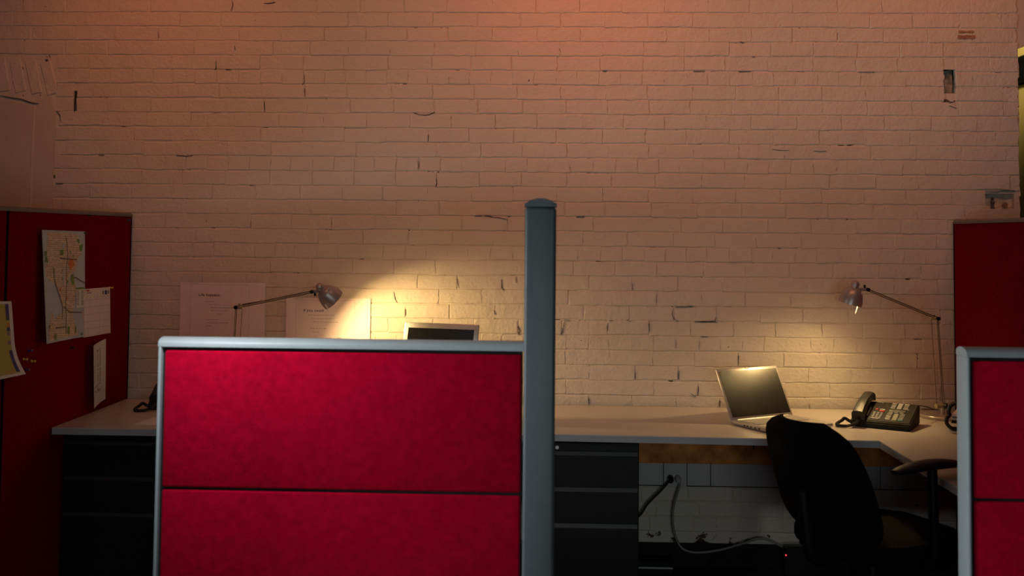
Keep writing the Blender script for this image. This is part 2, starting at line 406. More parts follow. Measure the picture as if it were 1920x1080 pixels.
# voussoirs of the bricked-up arch on the left
for i in range(9):
    t = i/8; cells.append((-2.43-.62*t, 2.272+.03*math.sin(t*1.6), 'v', .06+.20*(1-t)))
random.shuffle(cells)
def in_view(c_):
    x, z = c_[0], c_[1]
    return -2.69 < x < 2.24 and .80 < z < 2.66
singles = sorted([c_ for c_ in cells if c_[2] != 'v' and in_view(c_)], key=lambda c_: (0 if c_[2] > .15 else 1, (c_[0]-.15)**2*.5+(c_[1]-1.5)**2))[:290]
sset = set(singles)
rest = bmesh.new()
for c_ in cells:
    if c_[2] == 'v':
        me = ST[int(abs(c_[0])*97) % len(ST)]; mtx = Matrix.Translation((c_[0], WY, c_[1])) @ Matrix.Rotation(math.pi/2-c_[3], 4, 'Y') @ Matrix.Scale(.8, 4)
    else:
        Lb = SL if c_[2] > .15 else HL; me = random.choice(ST if c_[2] > .15 else HD)
        mtx = Matrix.Translation((c_[0], WY+random.gauss(0, .0008), c_[1]+random.gauss(0, .0014))) @ Matrix.Rotation(random.gauss(0, .005), 4, 'Y') @ Matrix.Rotation(random.gauss(0, .010), 4, 'X') @ Matrix.Rotation(random.gauss(0, .004), 4, 'Z') @ Matrix.Diagonal((c_[2]/Lb, 1, 1, 1))
    if c_ in sset or c_[2] == 'v':
        o = bpy.data.objects.new('brick', me); C.objects.link(o); o.parent = wall; o.matrix_local = mtx
    else:
        t = bmesh.new(); t.from_mesh(me); bmesh.ops.transform(t, matrix=mtx, verts=t.verts)
        tmp = bpy.data.meshes.new('x'); t.to_mesh(tmp); t.free(); rest.from_mesh(tmp); bpy.data.meshes.remove(tmp)
r_ = obj('brick_courses', rest, M_BRICK, wall, label='painted brick courses'); r_['kind'] = 'stuff'
# smooth plaster of the bricked-up opening, under its arch
bm = prism(bmesh.new(), [(-5.9, .0), (-2.52, .0), (-2.515, .9), (-2.505, 2.0), (-2.50, 2.135), (-2.56, 2.15), (-2.70, 2.175), (-2.9, 2.2), (-5.9, 2.2)], WY-.001, 5.01, 'XZ')
obj('plaster_infill', bm, M_PLASTER, wall, label='smooth plaster filling the old arched opening')
bm = prism(bmesh.new(), [(-2.512, .0), (-2.40, .0), (-2.394, 2.1), (-2.42, 2.19), (-2.49, 2.16)], WY+.002, 5.01, 'XZ')
obj('plaster_jamb', bm, M_PLASTER, wall)
# scraped patch where tape pulled the paint off
for (px0, py0, px1, py1) in ((1797, 58, 1826, 62), (1796, 66, 1828, 73)):
    a, b_ = hit(px0, py0, 1, WY), hit(px1, py1, 1, WY)
    P = []
    for t in range(9): P.append((a.x+(b_.x-a.x)*t/8, a.z+random.uniform(-.002, .002)))
    for t in range(9): P.append((b_.x+(a.x-b_.x)*t/8+random.uniform(-.003, .003), b_.z+random.uniform(-.002, .002)))
    obj('scraped_patch', prism(bmesh.new(), P, WY-.0035, WY+.004, 'XZ'), mat('scraped_paint', (.34, .18, .11), .8, var=.35, vscale=90), wall)
# open cracks and gaps in the joints, placed as in the photograph
def crack(pts, wd):
    Q = [hit(x, y, 1, WY-.0028) for x, y in pts]; bm = bmesh.new(); prev = None
    zz = [q.z for q in Q]
    if max(zz)-min(zz) < .016 and max(q.x for q in Q)-min(q.x for q in Q) > .012:      # lies in a bed joint
        zm = sum(zz)/len(zz); zj = HZ-(round((HZ-zm)/CH-.5)+.5)*CH
        if abs(zj-zm) < .022:
            for q in Q: q.z += zj-zm
    for i, q in enumerate(Q):
        t = (Q[min(i+1, len(Q)-1)]-Q[max(i-1, 0)]); nrm = Vector((-t.z, 0, t.x)).normalized()*(wd*.5*(0.35 if i in (0, len(Q)-1) else random.uniform(.7, 1.2)))
        nrm *= .6; cur = [bm.verts.new(q+nrm), bm.verts.new(q-nrm), bm.verts.new(q-nrm+Vector((0, .006, 0))), bm.verts.new(q+nrm+Vector((0, .006, 0)))]
        if prev:
            for k in range(4): bm.faces.new((prev[k], prev[(k+1) % 4], cur[(k+1) % 4], cur[k]))
        else: bm.faces.new(cur[::-1])
        prev = cur
    bm.faces.new(prev); obj('joint_crack', bm, mat('open_crack', (.05, .035, .028), .9), wall)
for pts, wd in CRACKS: crack(pts, wd)

# baseboard, ledger, raceway on the back wall
setp(obj('baseboard_back', B(-1.95, 1.9, WY-.012, WY+.004, 0, .109, bev=.003), M_BASE), kind='structure')
zl, zg = .4828, .372
solo('ledger_rail', B(-.05, 1.86, WY-.045, WY-.003, zl, .61, bev=.004), M_WOOD, 'rough brown wooden rail fixed to the wall under the long worktop', 'wooden rail')
rw = thing('cable_raceway', 'white cable raceway along the wall under the wooden rail', 'raceway', (.9, WY, zg))
xsm = [-.05, .30, .5416, .6507, .7596, 1.15, 1.54, 1.86]
for i in range(7):
    pr = .003 if i == 2 else 0
    obj('cover_plate', B(xsm[i]+.0012, xsm[i+1]-.0012, WY-.020-pr, WY-.004, zg+.004-pr, zl-.002, bev=.002), M_WHITE, rw, world=True)
obj('backing_channel', B(-.05, 1.86, WY-.016, WY-.003, zg, zl-.001), M_BLACKTRIM, rw, world=True)
# beyond the opening: a yellow painted wall with a black beam
setp(obj('wall_beyond', B(4.0, 4.1, 5.4, 9.4, 0, 3.4), M_YELLOW), kind='structure')
setp(obj('wall_far', B(1.2, 4.0, 9.3, 9.4, 0, 3.4), M_YELLOW), kind='structure')
pb0, pb1 = hit(1911, 106, 0, 3.95), hit(1911, 157, 0, 3.95)
setp(obj('trim_1', B(3.95, 4.0, 5.4, 9.3, pb1.z, pb0.z), M_BLACKTRIM), kind='structure')
spot('hall_fill', (3.3, 8.6, 3.25), (4.0, 9.1, 3.1), 26, (1.0, .86, .50), 100, 1.0, .1)  # unseen light added to brighten the yellow wall beyond

# ------------------------------------------------------------------ cubicle partitions
XL, XR, PT = -1.997, 1.8848, 1.621
def tall_partition(y0, y1, face, sgn, label):
    """tall tackboard panel standing across the room; face = x of the fabric, sgn = side it faces"""
    t = thing('partition_panel', label, 'partition', (face-sgn*.03, (y0+y1)/2, 0), group='tall dark red partitions')
    a, b_ = sorted((face, face-sgn*.06))
    ra, rb = sorted((face-sgn*.004, face-sgn*.056))
    obj('core', B(ra, rb, y0+.004, y1-.004, 0.02, PT-.012), M_GAP, t, world=True)
    for s in (0, 1):
        f0, f1 = ((face-sgn*.008, face) if s == 0 else (face-sgn*.06, face-sgn*.052)); f0, f1 = sorted((f0, f1))
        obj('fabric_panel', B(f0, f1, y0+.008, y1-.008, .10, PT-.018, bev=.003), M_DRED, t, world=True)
    bm = bmesh.new(); c_ = (a+b_)/2
    prism(bm, [(a-.003, PT-.018), (b_+.003, PT-.018), (b_+.003, PT-.008), (b_-.008, PT), (a+.008, PT), (a-.003, PT-.008)], y0, y1, 'XZ')
    obj('top_cap', bm, M_CAP, t, world=True)
    for ye in (y0, y1-.006): obj('edge_trim', B(a, b_, ye, ye+.006, .02, PT-.018), M_BLACKTRIM, t, world=True)
    obj('base_rail', B(a+.002, b_-.002, y0+.01, y1-.01, 0, .095, bev=.004), M_CAP, t, world=True)
    return t
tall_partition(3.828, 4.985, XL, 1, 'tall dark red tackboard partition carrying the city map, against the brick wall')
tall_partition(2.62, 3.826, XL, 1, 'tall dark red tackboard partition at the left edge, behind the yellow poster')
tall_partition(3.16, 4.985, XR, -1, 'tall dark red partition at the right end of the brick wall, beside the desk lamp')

def low_panel(x0, x1, label, yf=3.052, yb=3.132, zt=1.222, seam=None, right_edge=True):
    t = thing('low_partition', label, 'partition', ((x0+x1)/2, (yf+yb)/2, 0), group='low red partitions')
    # top rail: bullnose profile
    prof = []
    for k in range(9):
        a = math.pi*k/8; prof.append(((yf+yb)/2-math.cos(a)*(yb-yf)/2, zt-.016+.016*math.sin(a)))
    poly = [(yb, zt-.026), (yf, zt-.026)] + prof
    bm = bmesh.new(); prism(bm, poly, x0, x1, 'YZ'); obj('top_rail', bm, M_FRAME, t, True, world=True)
    obj('side_rail', B(x0, x0+.010, yf, yb, .01, zt-.026, bev=.004), M_FRAME, t, True, world=True)
    if right_edge: obj('side_rail', B(x1-.010, x1, yf, yb, .01, zt-.026, bev=.004), M_FRAME, t, True, world=True)
    obj('core', B(x0+.006, x1-.004, yf+.018, yb-.018, .01, zt-.02), M_GAP, t, world=True)
    s = seam
    for y0, y1 in ((yf+.004, yf+.018), (yb-.018, yb-.004)):
        for z0, z1 in ((s+.004, zt-.037), (.36, s-.004), (.10, .352)):
            obj('fabric_tile', B(x0+.019, x1-.007, y0, y1, z0, z1, bev=.006, seg=3), M_RED, t, True, world=True)
    obj('base_rail', B(x0+.004, x1-.004, yf+.004, yb-.004, 0, .095, bev=.004), M_FRAME, t, world=True)
    return t
zs_ = hit(650, 922, 1, 3.056).z
low_panel(-1.136, -.0695, 'low bright red fabric partition with grey frame, left of the tall post', seam=zs_, right_edge=False)
xr0 = hit(1813, 700, 1, 3.052).x
low_panel(xr0, xr0+1.067, 'low bright red fabric partition with grey frame at the right edge', seam=hit(1870, 938.5, 1, 3.056).z)
pt = thing('partition_post', 'tall charcoal grey square post with rounded cap, between the low red partitions', 'post', (-.024, 3.092, 0))
box_bm = B(-.0695, .0215, 3.047, 3.137, 0, 1.612, bev=.010, seg=3); obj('post_body', box_bm, M_POST, pt, True, world=True)
bm = bmesh.new(); P = [(-.0705, 1.613), (.0225, 1.613), (.0225, 1.622)]
for k in range(17):
    a = k/16; P.append((.0215-.091*a, 1.6225+.0155*(1-(2*a-1)**2)))
P += [(-.0705, 1.622)]
prism(bm, P, 3.046, 3.138, 'XZ', bev=.0012); obj('post_cap', bm, M_POST, pt, True, world=True)

# ------------------------------------------------------------------ worktops and pedestals
WT, WF, WB = .028, 4.236, 4.972
def worktop(name, poly, label):
    t = thing(name, label, 'desk', (sum(p[0] for p in poly)/len(poly), sum(p[1] for p in poly)/len(poly), FRAMEZ-WT))
    obj('top_surface', prism(bmesh.new(), poly, FRAMEZ-.004, FRAMEZ, 'XY', bev=.0012), M_TOP, t, world=True)
    bm = bmesh.new()
    obj('edge_band', prism(bm, [(p[0]+(0.0008 if False else 0), p[1]) for p in poly], FRAMEZ-WT, FRAMEZ-.004, 'XY', bev=.001), M_EDGE, t, world=True)
    return t
lw = worktop('worktop', [(XL+.003, WF-.02), (-.035, WF-.012), (-.035, WB), (XL+.003, WB)], 'beige laminate worktop below the map, with the dark phone')
rwk = worktop('worktop', [(-.031, WF+.012), (1.300, WF-.022), (1.312, 3.165), (XR-.003, 3.165), (XR-.003, WB), (-.031, WB)], 'long L-shaped beige laminate worktop carrying the open laptop and phone')
# steel brackets that carry the worktops
def bracket(x, label_root):
    bm = bmesh.new(); prism(bm, [(WB-.02, FRAMEZ-WT), (WF+.15, FRAMEZ-WT), (WF+.15, FRAMEZ-WT-.02), (WB-.06, FRAMEZ-WT-.12), (WB-.02, FRAMEZ-WT-.16)], x, x+.004, 'YZ')
    obj('bracket', bm, M_STEEL, label_root, world=True)
bracket(-.10, lw); bracket(1.40, rwk); bracket(.95, rwk)
leg = bmesh.new(); box(leg, 1.80, 1.84, 3.2, 3.24, 0, FRAMEZ-WT, bev=.004); obj('leg', leg, M_STEEL, rwk, world=True)
leg = bmesh.new(); box(leg, -.075, -.04, 4.3, 4.335, 0, FRAMEZ-WT, bev=.004); obj('leg', leg, M_STEEL, lw, world=True)

def pedestal(x0, x1, zt, pulls, label):
    t = thing('drawer_pedestal', label, 'drawer unit', ((x0+x1)/2, 4.52, 0), group='black steel drawer pedestals under the worktops')
    yf = 4.275
    obj('body', B(x0, x1, yf+.012, 4.80, .03, zt, bev=.003), M_STEEL, t, world=True)
    obj('top_strip', B(x0+.002, x1-.002, yf, yf+.013, pulls[0]+.010, zt-.002, bev=.002), M_STEEL, t, world=True)
    zb = list(pulls[1:])+[.05]
    for i, zp in enumerate(pulls):
        z1, z0 = zp-.008, zb[i]+.010
        if i == 2: z0 = .05
        d = obj('drawer', B(x0+.002, x1-.002, yf, yf+.013, z0, z1, bev=.0025), M_STEEL, t, world=True)
        # full-width finger pull: sloping lip over a dark slot
        bm = bmesh.new(); prism(bm, [(yf+.003, zp-.009), (yf+.012, zp-.009), (yf+.012, zp+.010), (yf+.009, zp+.010)], x0+.006, x1-.006, 'YZ')
        obj('finger_pull', bm, mat('lit_pull_steel', (.018, .017, .016), .45), d, world=True)  # lighter than the drawers: light on the lip is put into the colour
    if x0 > -1: obj('lock', lathe(bmesh.new(), [(0, 0), (.007, 0), (.008, .003), (.008, .006)], 14, Matrix.Translation((x0+.062, yf-.002, zt-.022)) @ Matrix.Rotation(-math.pi/2, 4, 'X')), M_ALU, t, world=True)
    for x in (x0+.05, x1-.05):
        for y in (4.33, 4.75): obj('foot', lathe(bmesh.new(), [(0, 0), (.016, 0), (.016, .02), (.008, .03)], 10, Matrix.Translation((x, y, 0))), M_BLACK, t, world=True)
    return t
pedestal(-.022, .3688, FRAMEZ-WT-.008, (.658, .515, .372), 'black steel drawer pedestal under the long worktop, right of the post')
pedestal(-1.975, -1.592, FRAMEZ-WT-.004, (.668, .527, .382), 'black steel drawer pedestal under the worktop below the map')

# ------------------------------------------------------------------ desk lamps
def desk_lamp(label, base, piv, head, axis, cap_sticker, power, shade_c=None, boff=(0, 0, 0), rod=None):
    base, piv, head, axis = Vector(base), Vector(piv), Vector(head), Vector(axis).normalized()
    t = thing('desk_lamp', label, 'lamp', base, group='jointed desk lamps')
    obj('base', lathe(bmesh.new(), [(0, 0), (.100, 0), (.102, .003), (.102, .012), (.099, .0155), (0, .016)], 40, Matrix.Translation(base)), M_LAMP, t, True, world=True)
    d = Vector((head.x-piv.x, head.y-piv.y, 0)).normalized()         # direction of the arm seen from above
    n_ = Vector((-d.y, d.x, 0))
    j0 = base+Vector((0, 0, .052))
    obj('stem', T([base+Vector((0, 0, .014)), j0], [.010, .010], 12), M_ALU, t, True, world=True)
    lj = obj('lower_joint', T([j0+d*.035, j0-d*.008], .011, 14), M_BRASS, t, True, world=True)
    obj('knob', T([j0-d*.007+Vector((0, -.004, 0)), j0-d*.016+Vector((0, -.014, 0))], .0135, 14), M_BLACK, lj, True, world=True)
    for off, r in ((.030, .0016), (.0, .0024), (-.008, .0018)):
        obj('rod', T([j0+d*off, piv+d*(off if off > 0 else off*.8)], r, 6), M_ROD, t, True, world=True)
    sp = [j0+d*.012+Vector((0, 0, .02+.0016*k))+Vector((math.cos(k*1.3)*.004, math.sin(k*1.3)*.004, 0)) for k in range(40)]
    obj('spring', T(sp, .0009, 4), M_ROD, t, True, world=True)
    obj('upper_joint', T([piv-d*.004, piv+d*.034], .0075, 12), M_BRASS, t, True, world=True)
    obj('knob', T([piv+Vector((0, .012, 0)), piv-Vector((0, .022, 0))], .0085, 14), M_BLACK, t, True, world=True)
    obj('thumbscrew', T([piv+d*.012, piv+d*.014+Vector((0, 0, .016))], .004, 8), M_ROD, t, True, world=True)
    u_ = (head-piv).normalized(); v_ = u_.cross(n_).normalized()
    if v_.z < 0: v_ = -v_
    for s in (-.0035, .0035):
        obj('arm', T([piv+v_*s, head+v_*s], .0024, 6), M_ROD, t, True, world=True)
    obj('tension_bar', T([piv+d*.03+Vector((0, 0, .014)), piv+(head-piv)*.33+v_*.004], .0018, 6), M_ROD, t, True, world=True)
    obj('knob', T([head+Vector((0, .012, 0)), head-Vector((0, .020, 0))], .0085, 14), M_BLACK, t, True, world=True)
    # shade: bell with a rounded cap, opening along the axis
    q = axis.to_track_quat('Z', 'Y').to_matrix().to_4x4()
    top = shade_c - axis*.055
    mt = Matrix.Translation(top) @ q
    out = [(0, 0), (.008, .001), (.014, .005), (.0175, .012), (.018, .020), (.0165, .028), (.017, .031), (.026, .034), (.036, .043), (.0435, .056), (.049, .074), (.052, .092), (.0525, .105)]
    inn = [(r-.0016, z_) for r, z_ in out[7:]][::-1]
    sh = obj('shade', lathe(bmesh.new(), out, 36, mt), M_LAMP, t, True, world=True)
    obj('inner_reflector', lathe(bmesh.new(), [(.0525, .105)]+inn+[(.016, .0345), (0, .034)], 36, mt), M_LAMPIN, sh, True, world=True)
    neck0 = top+axis*.040
    obj('head_joint', T([head, neck0 + (head-neck0).normalized()*.026, neck0], [.007, .0085, .0085], 12), M_LAMP, t, True, world=True)
    hd_ = (head-neck0).normalized()
    obj('wing_nut', T([head-hd_*.010, head-hd_*.014+Vector((0, -.004, .020 if cap_sticker == 0 else -.020))], [.003, .006], 8), M_BLACK, t, True, world=True)
    side = axis.cross(Vector((0, 1, 0))).normalized()
    rod0 = top+axis*.085+Vector((0, -.018, 0))+side*(.012)
    obj('bulb', lathe(bmesh.new(), [(0, .040), (.007, .041), (.010, .047), (.009, .052), (0, .055)][::-1], 16, Matrix.Translation(Vector(boff)*.8) @ mt), M_BULB, sh, True, world=True)
    hp = top+axis*.10+Vector((0, -.040, 0))
    obj('handle_rod', T([rod[0], rod[1]], .0030, 8), M_LAMPIN, t, True, world=True)
    # maker's plate on the shade
    fr = (Vector((0, -1, 0))-axis*axis.dot(Vector((0, -1, 0)))).normalized(); sd = axis.cross(fr)
    ang = cap_sticker
    if ang:
        nn = (fr*math.cos(ang)+sd*math.sin(ang)); tt = axis.cross(nn); c0 = top+axis*.047+nn*.0405; sl = (axis*.8+nn*.55).normalized()
        bm = bmesh.new(); nrm2 = tt.cross(sl).normalized()
        if nrm2.dot(nn) < 0: nrm2 = -nrm2
        vv = [bm.verts.new(c0+nrm2*.0012+tt*a*.0095+sl*b_*.0055) for a, b_ in ((-1, -1), (1, -1), (1, 1), (-1, 1))]; bm.faces.new(vv)
        pl = obj('plate', bm, M_PAPER, sh, world=True)
        for k, (a0, a1) in enumerate(((-.7, -.35), (-.2, .1), (.3, .65))):
            bm = bmesh.new(); bm.faces.new([bm.verts.new(c0+nrm2*.0018+tt*a*.0095+sl*b_*.0055) for a, b_ in ((a0, -.5), (a1, -.5), (a1, .5), (a0, .5))])
            me_ = obj('plate_mark', bm, M_INK, t, world=True)
    else:
        nn = (fr*.75-sd*.65).normalized(); c0 = top+axis*.047+nn*.042; bm = bmesh.new(); sl = (axis*.8+nn*.55).normalized(); tt = axis.cross(nn); nrm2 = tt.cross(sl).normalized()
        if nrm2.dot(nn) < 0: nrm2 = -nrm2
        bm.faces.new([bm.verts.new(c0+nrm2*.0012+tt*a*.005+sl*b_*.005) for a, b_ in ((-1, -1), (1, -1), (1, 1), (-1, 1))]); obj('plate', bm, M_PAPER, sh, world=True)
    l = bpy.data.lights.new('lamp_light', 'POINT'); l.energy = power; l.color = (1.0, .66, .27); l.shadow_soft_size = .020
    lo = bpy.data.objects.new('lamp_light', l); C.objects.link(lo); lo.location = (top+axis*.066+Vector(boff))-base; lo.parent = t
    return t
lampR = (1.7563, 4.787, FRAMEZ); pivR = hit(1757, 597, 1, 4.80); headR = hit(1626, 543, 1, 4.70)
desk_lamp('jointed desk lamp with bell shade leaning left over the open laptop and phone', lampR, pivR, headR, (-.25, .08, -.965), 0, 10, shade_c=hit(1599, 549, 1, 4.69), boff=(.008, .018, 0), rod=(hit(1609, 571, 1, 4.665), hit(1604.5, 588, 1, 4.66)))
pivL = hit(444, 576, 1, 4.78); headL = hit(586, 547, 1, 4.645)
desk_lamp('jointed desk lamp with bell shade shining on the two white wall sheets', (pivL.x-.012, 4.77, FRAMEZ), pivL, headL, (.65, .36, -.68), -.62, 25, shade_c=hit(611, 549, 1, 4.64), boff=(-.006, -.015, .004), rod=(hit(610, 571, 1, 4.60), hit(616.5, 582, 1, 4.61)))

# ------------------------------------------------------------------ laptops
def laptop(label, loc, rz, tilt, bez=.011):
    """local: hinge along x at y = D, front edge at y = 0 facing -y"""
    W_, D_ = .346, .241
    t = thing('laptop', label, 'laptop', loc, rz, group='silver laptops')
    bs = obj('base', B(-W_/2, W_/2, 0, D_, .003, .017, bev=.0035, seg=2), M_ALU, t, True)
    obj('keyboard_well', B(-.145, .145, .105, .218, .0155, .0174), mat('key_well', (.30, .28, .26), .6), bs)
    bm = bmesh.new()
    for r in range(6):
        n = 14; y = .112+r*.0178; hgt = .0145 if r < 5 else .009
        for k in range(n):
            if r == 0 and 4 <= k <= 8:
                if k == 4: box(bm, -.142+k*.0204, -.142+8*.0204+.0175, y, y+hgt, .0172, .0190)
                continue
            box(bm, -.142+k*.0204, -.142+k*.0204+.0175, y, y+hgt, .0172, .0190)
    obj('keyboard', bm, M_KEY, t)
    obj('trackpad', B(-.042, .042, .020, .078, .0165, .0176), M_KEY, t)
    for y in (.060, .085, .110, .130, .150): obj('port', B(-W_/2-.0006, -W_/2+.004, y, y+.011, .007, .012), M_BLACK, bs)
    for sx in (-1, 1):
        for y in (.02, .22): obj('rubber_foot', B(sx*.15-.008, sx*.15+.008, y-.006, y+.006, 0, .004), M_BLACK, t)
    # lid leans back about the hinge
    R_ = Matrix.Translation((0, D_-.006, .014)) @ Matrix.Rotation(-tilt, 4, 'X')
    def tl(bm):
        bmesh.ops.transform(bm, matrix=R_, verts=bm.verts); return bm
    H_ = .232
    ld = obj('lid', tl(B(-W_/2, W_/2, 0, .010, 0, H_, bev=.0035, seg=2)), M_ALU, t, True)
    obj('screen', tl(B(-W_/2+bez, W_/2-bez, -.0012, .002, .016, H_-bez*1.2)), M_SCREEN, ld)
    if bez < .015: obj('latch', tl(B(-.012, .012, -.0015, .003, H_-.006, H_-.002)), M_BLACK, ld)
    obj('hinge', T([(-W_/2+.03, D_-.006, .016), (W_/2-.03, D_-.006, .016)], .005, 10), M_ALU, t, True)
    return t
a = math.radians(30.5); cen = Vector((.9868, 4.5135, FRAMEZ))
loc = cen + Vector((math.sin(a), -math.cos(a), 0))*.1205
laptop('open silver laptop under the desk lamp, in front of the black office chair', loc, a, math.radians(27))
ll_ = hit(829, 640, 1, 4.62)
# second laptop raised on a stand; only the top of the lid shows above the partition
al = math.radians(-16)
tl_, tr_ = hit(763, 602, 1, 4.63), hit(895, 610, 1, 4.54)
mid = (tl_+tr_)/2
lid_h = .232*math.cos(math.radians(14))
zb_ = mid.z - lid_h - .014
loc2 = Vector((mid.x, mid.y, zb_)) - Vector((-math.sin(al), math.cos(al), 0))*(.235+.236*math.sin(math.radians(14)))
laptop('open silver laptop of which the lid shows over the low red partition', loc2, al, math.radians(14), .020)
st = thing('laptop_stand', 'stand lifting the laptop behind the low red partition', 'stand', (loc2.x, loc2.y, FRAMEZ), al)
obj('platform', B(-.15, .15, .02, .23, zb_-FRAMEZ-.008, zb_-FRAMEZ, bev=.003), M_ALU, st)
for x in (-.13, .13): obj('upright', B(x-.008, x+.008, .05, .20, 0, zb_-FRAMEZ-.008, bev=.003), M_ALU, st)

# ------------------------------------------------------------------ telephones
def telephone(label, loc, rz):
    """local: front-left foot at the origin, x along the front edge, y to the back, face sloping up to the back"""
    W_, D_, hf, hb = .240, .215, .028, .080
    t = thing('telephone', label, 'telephone', loc, rz, group='black desk telephones')
    bm = bmesh.new(); prism(bm, [(0, .002), (D_, .002), (D_, hb), (D_-.012, hb+.004), (.006, hf+.003), (0, hf-.004)], 0, W_, 'YZ')
    es = [e for e in bm.edges if e.calc_length() > .02]; bmesh.ops.bevel(bm, geom=es, offset=.004, segments=2, affect='EDGES')
    obj('body', bm, M_PHONE, t, True)
    sl = math.atan2(hb-hf+.001, D_-.018); fm = Matrix.Translation((0, .006, hf+.003)) @ Matrix.Rotation(sl, 4, 'X'); Ls = (D_-.018)/math.cos(sl)
    def face(name, u, v, w_, h_, m, z=.003, par=None, z0=-.002):
        bm = B(u*W_-w_/2, u*W_+w_/2, v*Ls-h_/2, v*Ls+h_/2, z0, z, bev=min(.001, z*.4)); bmesh.ops.transform(bm, matrix=fm, verts=bm.verts)
        return obj(name, bm, m, par or t)
    for i, v in enumerate((.92, .845, .77, .695)):
        for j, u in enumerate((.600, .705, .812)):
            face('line_key', u, v, .0195, .0078, M_KEYW if (j == 1 or (j == 2 and i == 0)) else M_KEYG)
    d = face('display', .70, .56, .066, .018, mat('display_rim', (.16, .15, .11), .4), .0035)
    face('display_glass', .70, .56, .058, .012, M_LCD, .004, d)
    for u in (.605, .695, .785): face('soft_key', u, .475, .017, .006, M_KEYG)
    face('release_key', .35, .575, .011, .008, M_KEYR, .004); face('hold_key', .45, .495, .022, .008, M_KEYR, .004); face('volume_key', .445, .575, .021, .007, M_KEYW)
    for v in (.395, .325, .255, .19):
        for u in (.345, .405, .465): face('dial_key', u, v, .0115, .008, M_KEYG, .004)
    face('dial_key', .335, .12, .0115, .008, M_KEYG, .004); face('dial_key', .465, .12, .0115, .008, M_KEYG, .004); face('volume_bar', .405, .108, .024, .007, M_KEYW, .004)
    for i, v in enumerate((.41, .34, .27, .20, .13)):
        face('memory_key', .60, v, .021, .0068, M_KEYW if i > 1 else M_KEYG)
        face('memory_key', .815, v, .021, .0068, M_KEYT if i == 4 else M_KEYG)
    face('name_strip', .71, .27, .019, .068, mat('strip_card', (.26, .27, .20), .6), .0012)
    for k in range(7): face('speaker_slot', .30+.036*k, .80, .0035, .052, M_BLACK, .0006)
    face('maker_strip', .345, .965, .028, .004, M_KEYG, .001)
    face('message_light', .865, .66, .010, .004, M_KEYW, .004)
    # handset cradle edge
    face('cradle_edge', .245, .42, .0028, .078, M_KEYG, .006)
    # handset lying along the left side
    bm = bmesh.new(); secs = []
    N = 13
    for i in range(N):
        s = i/(N-1); v = -.008+s*.215
        arch_ = .014*math.sin(math.pi*s); bulge = max(0, 1-min(s, 1-s)/.24); hh = .024-.004*(1-bulge); low = -.012*bulge**.7
        wv = .0235+.003*bulge
        zc = .018+arch_
        secs.append([bm.verts.new((.034+x_, v, z_)) for x_, z_ in ((-wv, zc+low-.004), (-wv, zc+hh*.5), (-wv*.72, zc+hh*.88), (0, zc+hh), (wv*.72, zc+hh*.88), (wv, zc+hh*.5), (wv, zc+low-.004), (0, zc+low-.006))])
    for A, D2 in zip(secs, secs[1:]):
        for k in range(8): bm.faces.new((A[k], A[(k+1) % 8], D2[(k+1) % 8], D2[k]))
    bm.faces.new(secs[0][::-1]); bm.faces.new(secs[-1]); bmesh.ops.transform(bm, matrix=fm, verts=bm.verts)
    obj('handset', bm, M_BLACK, t, True)
    # coiled cord: loop out to the front left
    path = spline([(.034, -.006, .030), (.028, -.030, .018), (-.002, -.052, .008), (-.035, -.055, .008), (-.048, -.025, .010), (-.036, .010, .020), (-.030, .030, .026), (-.012, .028, .018), (.001, .022, .014)], 26)
    pts = []
    for i, p_ in enumerate(path):
        tg = (path[min(i+1, len(path)-1)]-path[max(i-1, 0)]).normalized(); s_ = tg.cross(Vector((0, 0, 1))).normalized(); u2 = s_.cross(tg)
        for k in range(3):
            an = (i*3+k)*2*math.pi/9; pts.append(p_+(s_*math.cos(an)+u2*math.sin(an))*.0052)
    obj('coiled_cord', T(pts, .0019, 5), M_RUBBER, t, True)
    return t
p0, p1 = hit(1594, 799, 2, FRAMEZ), hit(1704, 810, 2, FRAMEZ)
ph = telephone('black push-button telephone with red keys beside the desk lamp base', p0, math.atan2(p1.y-p0.y, p1.x-p0.x))
q0, q1 = hit(1720, 761, 1, 4.62), hit(1757, 767, 1, 4.74)
obj('line_cord', T(spline([(q0.x-.03, 4.60, FRAMEZ+.05), q0, hit(1738, 763, 1, 4.70), hit(1750, 767, 1, 4.76), hit(1758, 768, 1, 4.86), (1.72, 4.95, FRAMEZ+.01)], 6), .0022, 6), M_RUBBER, ph, True, world=True)
telephone('black telephone on the worktop below the map, half hidden by the low partition', (-1.775, 4.66, FRAMEZ), math.radians(8))

# ------------------------------------------------------------------ papers, pins on the left partition
PX = XL + .0015
def sheet(name, quad_px, off, label, cat, m, nu=12, nv=10, thick=.0006):
    """sheet pinned on the left partition; quad_px TL, TR, BR, BL; off(u, v) = distance from the board"""
    q = [hit(x, y, 0, XL) for x, y in quad_px]
    def at(u, v, lift=0):
        a_ = q[0].lerp(q[1], u); b_ = q[3].lerp(q[2], u); p_ = a_.lerp(b_, v); p_.x = PX + off(u, v) + lift; return p_
    bm = bmesh.new(); g = [[bm.verts.new(at(i/nu, j/nv)) for i in range(nu+1)] for j in range(nv+1)]
    g2 = [[bm.verts.new(at(i/nu, j/nv, thick)) for i in range(nu+1)] for j in range(nv+1)]
    for j in range(nv):
        for i in range(nu):
            bm.faces.new((g[j][i], g[j][i+1], g[j+1][i+1], g[j+1][i])); bm.faces.new((g2[j][i], g2[j+1][i], g2[j+1][i+1], g2[j][i+1]))
    t = solo(name, bm, m, label, cat); return t, at, thick
def prints(name, at, thick, polys, m, parent, lift=.0004):
    bm = bmesh.new()
    for P in polys:
        try: bm.faces.new([bm.verts.new(at(u, v, thick+lift)) for u, v in P])
        except ValueError: pass
    bmesh.ops.remove_doubles(bm, verts=bm.verts, dist=1e-6)
    return obj(name, bm, m, parent, world=True)
